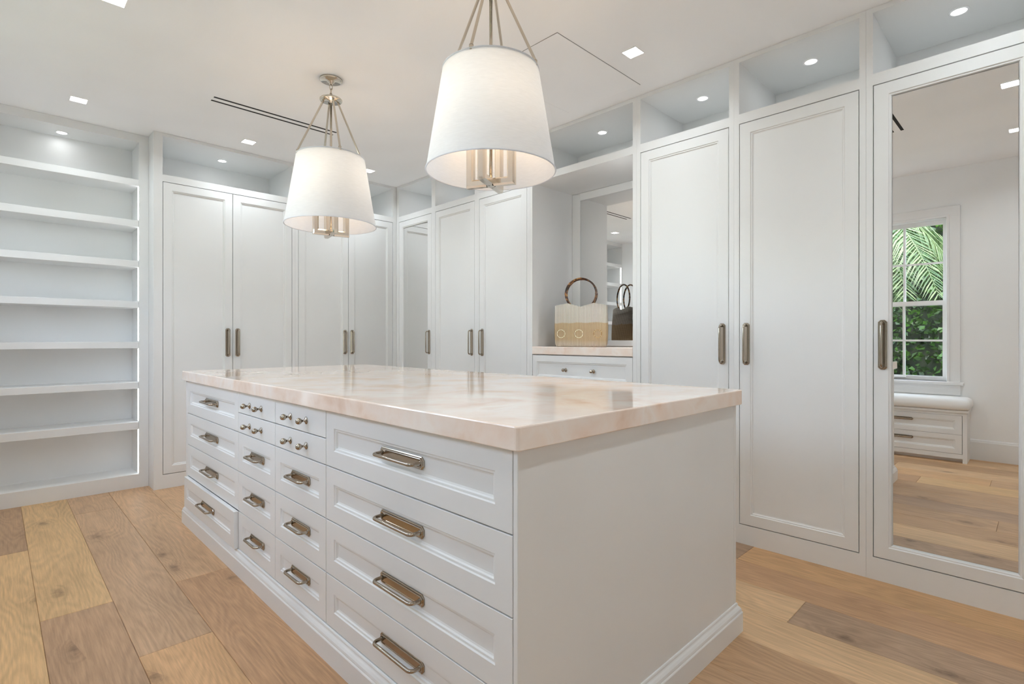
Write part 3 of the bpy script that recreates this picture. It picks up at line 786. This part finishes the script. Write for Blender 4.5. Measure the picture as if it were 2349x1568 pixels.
def handbag(loc, rz):
    t = thing('handbag', 'woven straw handbag with round tortoise ring handles on the niche ledge', 'handbag', loc, rz)
    def ztop(x):
        a = abs(x)
        if a < 0.085: return 0.303 + 0.030 * (a / 0.085) ** 1.6
        return 0.333 - 0.020 * min(1, (a - 0.085) / 0.115)
    NS = 72
    def outline(w, d, shrink=0.0):
        pts = []; w2, d2 = w / 2 - shrink, d / 2 - shrink
        for k in range(NS):
            a = 2 * math.pi * k / NS
            ca, sa = math.cos(a), math.sin(a)
            p = 2 / 7.0
            pts.append((w2 * math.copysign(abs(ca) ** p, ca), d2 * math.copysign(abs(sa) ** p, sa)))
        return pts
    m = MB(); rings = []
    prof = [(0.0, 0.355, 0.095), (0.012, 0.378, 0.112), (0.06, 0.392, 0.120), (0.25, 0.402, 0.118), (0.5, 0.405, 0.110), (0.75, 0.402, 0.098), (1.0, 0.396, 0.086)]
    for tt, w, d in prof:
        rings.append([(x, y, tt * ztop(x)) for x, y in outline(w, d)])
    for tt in (1.0, 0.75, 0.4):
        rings.append([(x, y, tt * ztop(x) - (0.002 if tt == 1 else 0)) for x, y in outline(0.396, 0.086, 0.005)])
    m.loops(rings, True, True, True)
    m.build('body', MAT['woven_straw'], t)
    for yy in (-0.031, 0.031):
        pts = []; rads = []
        for k in range(96):
            a = 2 * math.pi * k / 96
            pts.append((0.116 * math.cos(a), yy, 0.402 + 0.116 * math.sin(a)))
            rads.append(0.0064 * (1.0 + (0.22 if k % 12 == 0 else 0.0)))
        MB().tube(pts, 0.006, 10, closed=True, rads=rads).build('ring_handle', MAT['tortoise_bamboo'], t)
    for xx, mt in ((-0.146, 'cream_bead'), (-0.010, 'cream_bead'), (0.132, 'amber_bead')):
        MB().tube([(xx + 0.030 * math.cos(2 * math.pi * k / 40), -0.0605, 0.098 + 0.030 * math.sin(2 * math.pi * k / 40)) for k in range(40)], 0.0023, 8, closed=True).build('bead_ring', MAT[mt], t)
    return t
handbag((3.205, 2.495, 1.0985), math.radians(-60))

# ------------------------------------------------------------------ window bench (seen in the mirror)
BX = -0.165
bn = thing('window_bench', 'low white window bench with two wide drawers below the window', 'bench', (BX, 0.494, 0), math.pi / 2)
bw = 1.012; bd = BX - XL - 0.0005
MB().box(0, 0.03, 0, bd, 0, 0.452).build('side_panel', CP, bn)
MB().box(bw - 0.03, bw, 0, bd, 0, 0.452).build('side_panel', CP, bn)
MB().bbox(-0.012, bw + 0.012, -0.012, bd, 0.4525, 0.478, 0.004).build('seat_board', CP, bn)
MB().box(0.03, bw - 0.03, 0, 0.02, 0.430, 0.452).box(0.03, bw - 0.03, 0, 0.02, 0.038, 0.080).build('rail', CP, bn)
MB().box(0.03, bw - 0.03, 0.022, bd, 0.038, 0.45).build('body', CP, bn)
MB().box(0.03, bw - 0.03, 0.06, 0.08, 0.0, 0.038).build('toe_kick', CP, bn)
for z0, z1 in ((0.082, 0.254), (0.256, 0.428)):
    d = MB().panel(0, bw - 0.068, 0, z1 - z0, front_prof(0.05, 0.045)).build('drawer', CP, bn, (0.034, 0, z0))
    link('pull', PULL_L, d, ((bw - 0.068) / 2, 0.0105, (z1 - z0) / 2 + 0.03))
plain('white_linen', (0.86, 0.86, 0.85), 0.9)
def cushion():
    m = MB(); rings = []; n = 40
    w2, d2 = (bw + 0.05) / 2, (bd + 0.03) / 2; h = 0.105
    prof = [(0.030, 0.0), (0.012, 0.006), (0.002, 0.022), (0.0, 0.045), (0.003, 0.070), (0.013, 0.090), (0.032, 0.101), (0.07, 0.105)]
    for ins_, z in prof:
        rings.append([(x, y, z) for x, y, _ in rrect(-w2 + ins_, w2 - ins_, -d2 + ins_, d2 - ins_, 0, 0.035, 8)])
    m.loops(rings, True, True, True)
    return m
co = cushion().build('seat_cushion', MAT['white_linen'], None, (XL + 0.003 + (bd + 0.03) / 2, 0.494 + bw / 2, 0.4785), (0, 0, math.pi / 2))
tag(co, 'plump white cushion lying on the window bench', 'cushion')

# ------------------------------------------------------------------ garden outside the window
def leaf_mat(name, a, b_):
    m, nt, b = newmat(name)
    out = nt.nodes['Material Output']
    g = nd(nt, 'ShaderNodeNewGeometry')
    r = ramp(nt, [(0.0, a), (1.0, b_)], g.outputs['Random Per Island'])
    nt.links.new(r.outputs[0], b.inputs['Base Color']); b.inputs['Roughness'].default_value = 0.35
    t = nd(nt, 'ShaderNodeBsdfTranslucent'); nt.links.new(r.outputs[0], t.inputs[0])
    mx = nd(nt, 'ShaderNodeMixShader'); mx.inputs[0].default_value = 0.3
    nt.links.new(b.outputs[0], mx.inputs[1]); nt.links.new(t.outputs[0], mx.inputs[2]); nt.links.new(mx.outputs[0], out.inputs[0])
    MAT[name] = m
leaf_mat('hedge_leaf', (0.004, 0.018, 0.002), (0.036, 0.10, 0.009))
leaf_mat('palm_leaf', (0.035, 0.085, 0.02), (0.20, 0.25, 0.11))
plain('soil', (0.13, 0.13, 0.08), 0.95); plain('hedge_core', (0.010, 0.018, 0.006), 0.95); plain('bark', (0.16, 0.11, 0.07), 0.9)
gr = MB().box(-9, 12, -9, 12, -0.16, -0.08).build('garden_ground', MAT['soil'])
tag(gr, 'planted ground outside the window', 'ground', kind='structure')
rg = random.Random(11)
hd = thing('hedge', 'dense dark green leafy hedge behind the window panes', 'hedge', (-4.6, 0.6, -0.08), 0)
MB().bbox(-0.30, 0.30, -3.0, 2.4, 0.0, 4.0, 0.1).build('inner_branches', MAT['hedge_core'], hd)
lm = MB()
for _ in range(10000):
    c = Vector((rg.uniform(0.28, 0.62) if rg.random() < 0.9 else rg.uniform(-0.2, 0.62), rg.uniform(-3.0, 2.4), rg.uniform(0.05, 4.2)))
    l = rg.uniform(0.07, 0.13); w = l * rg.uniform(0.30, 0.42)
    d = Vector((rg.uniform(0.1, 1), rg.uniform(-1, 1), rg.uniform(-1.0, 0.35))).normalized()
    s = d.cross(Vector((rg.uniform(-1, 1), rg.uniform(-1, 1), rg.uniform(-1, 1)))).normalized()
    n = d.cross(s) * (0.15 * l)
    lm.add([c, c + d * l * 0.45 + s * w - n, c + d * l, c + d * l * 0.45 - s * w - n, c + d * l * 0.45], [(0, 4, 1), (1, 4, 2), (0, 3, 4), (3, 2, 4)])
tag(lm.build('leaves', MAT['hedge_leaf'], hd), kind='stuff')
pm = thing('palm_tree', 'sunlit palm with pale drooping fronds above the hedge', 'palm', (-2.25, 1.75, -0.08), 0)
MB().tube([(0, 0, 0), (0.02, -0.02, 1.4), (0.0, 0.0, 2.75)], 0.09, 12, rads=[0.12, 0.09, 0.10]).build('trunk', MAT['bark'], pm)
for k in range(13):
    az = math.radians(k * 360 / 13 + rg.uniform(-10, 10)); le = rg.uniform(1.15, 1.45); el = rg.uniform(0.35, 0.85)
    hx, hy = math.cos(az), math.sin(az)
    pts = []
    for j in range(15):
        u = j / 14
        pts.append(Vector((hx * le * (u ** 0.92) * 0.95, hy * le * (u ** 0.92) * 0.95, 2.75 + el * u * 0.9 - 1.55 * u * u)))
    m = MB().tube(pts, 0.008, 6, rads=[0.014 * (1 - 0.85 * j / 14) + 0.001 for j in range(15)])
    for j in range(2, 60):
        u = j / 60; i0 = min(13, int(u * 14)); fr = u * 14 - i0
        p = pts[i0].lerp(pts[i0 + 1], fr); tdir = (pts[i0 + 1] - pts[i0]).normalized()
        sd_ = tdir.cross(Vector((0, 0, 1))).normalized()
        ll = 0.46 * math.sin(math.pi * (0.12 + 0.80 * u)) * rg.uniform(0.85, 1.1)
        for sg in (-1, 1):
            d = (sd_ * sg * 0.8 + tdir * 0.6 + Vector((0, 0, rg.uniform(-0.1, 0.15)))).normalized()
            up = tdir * 0.012
            a1_ = p + d * ll * 0.5 + Vector((0, 0, -0.03)); a2_ = p + d * ll + Vector((0, 0, -0.20 * ll / 0.46))
            m.add([p - up * 0.6, p + up * 0.6, a1_ + up, a1_ - up, a2_], [(0, 1, 2, 3), (3, 2, 4)])
    m.build('frond', MAT['palm_leaf'], pm)
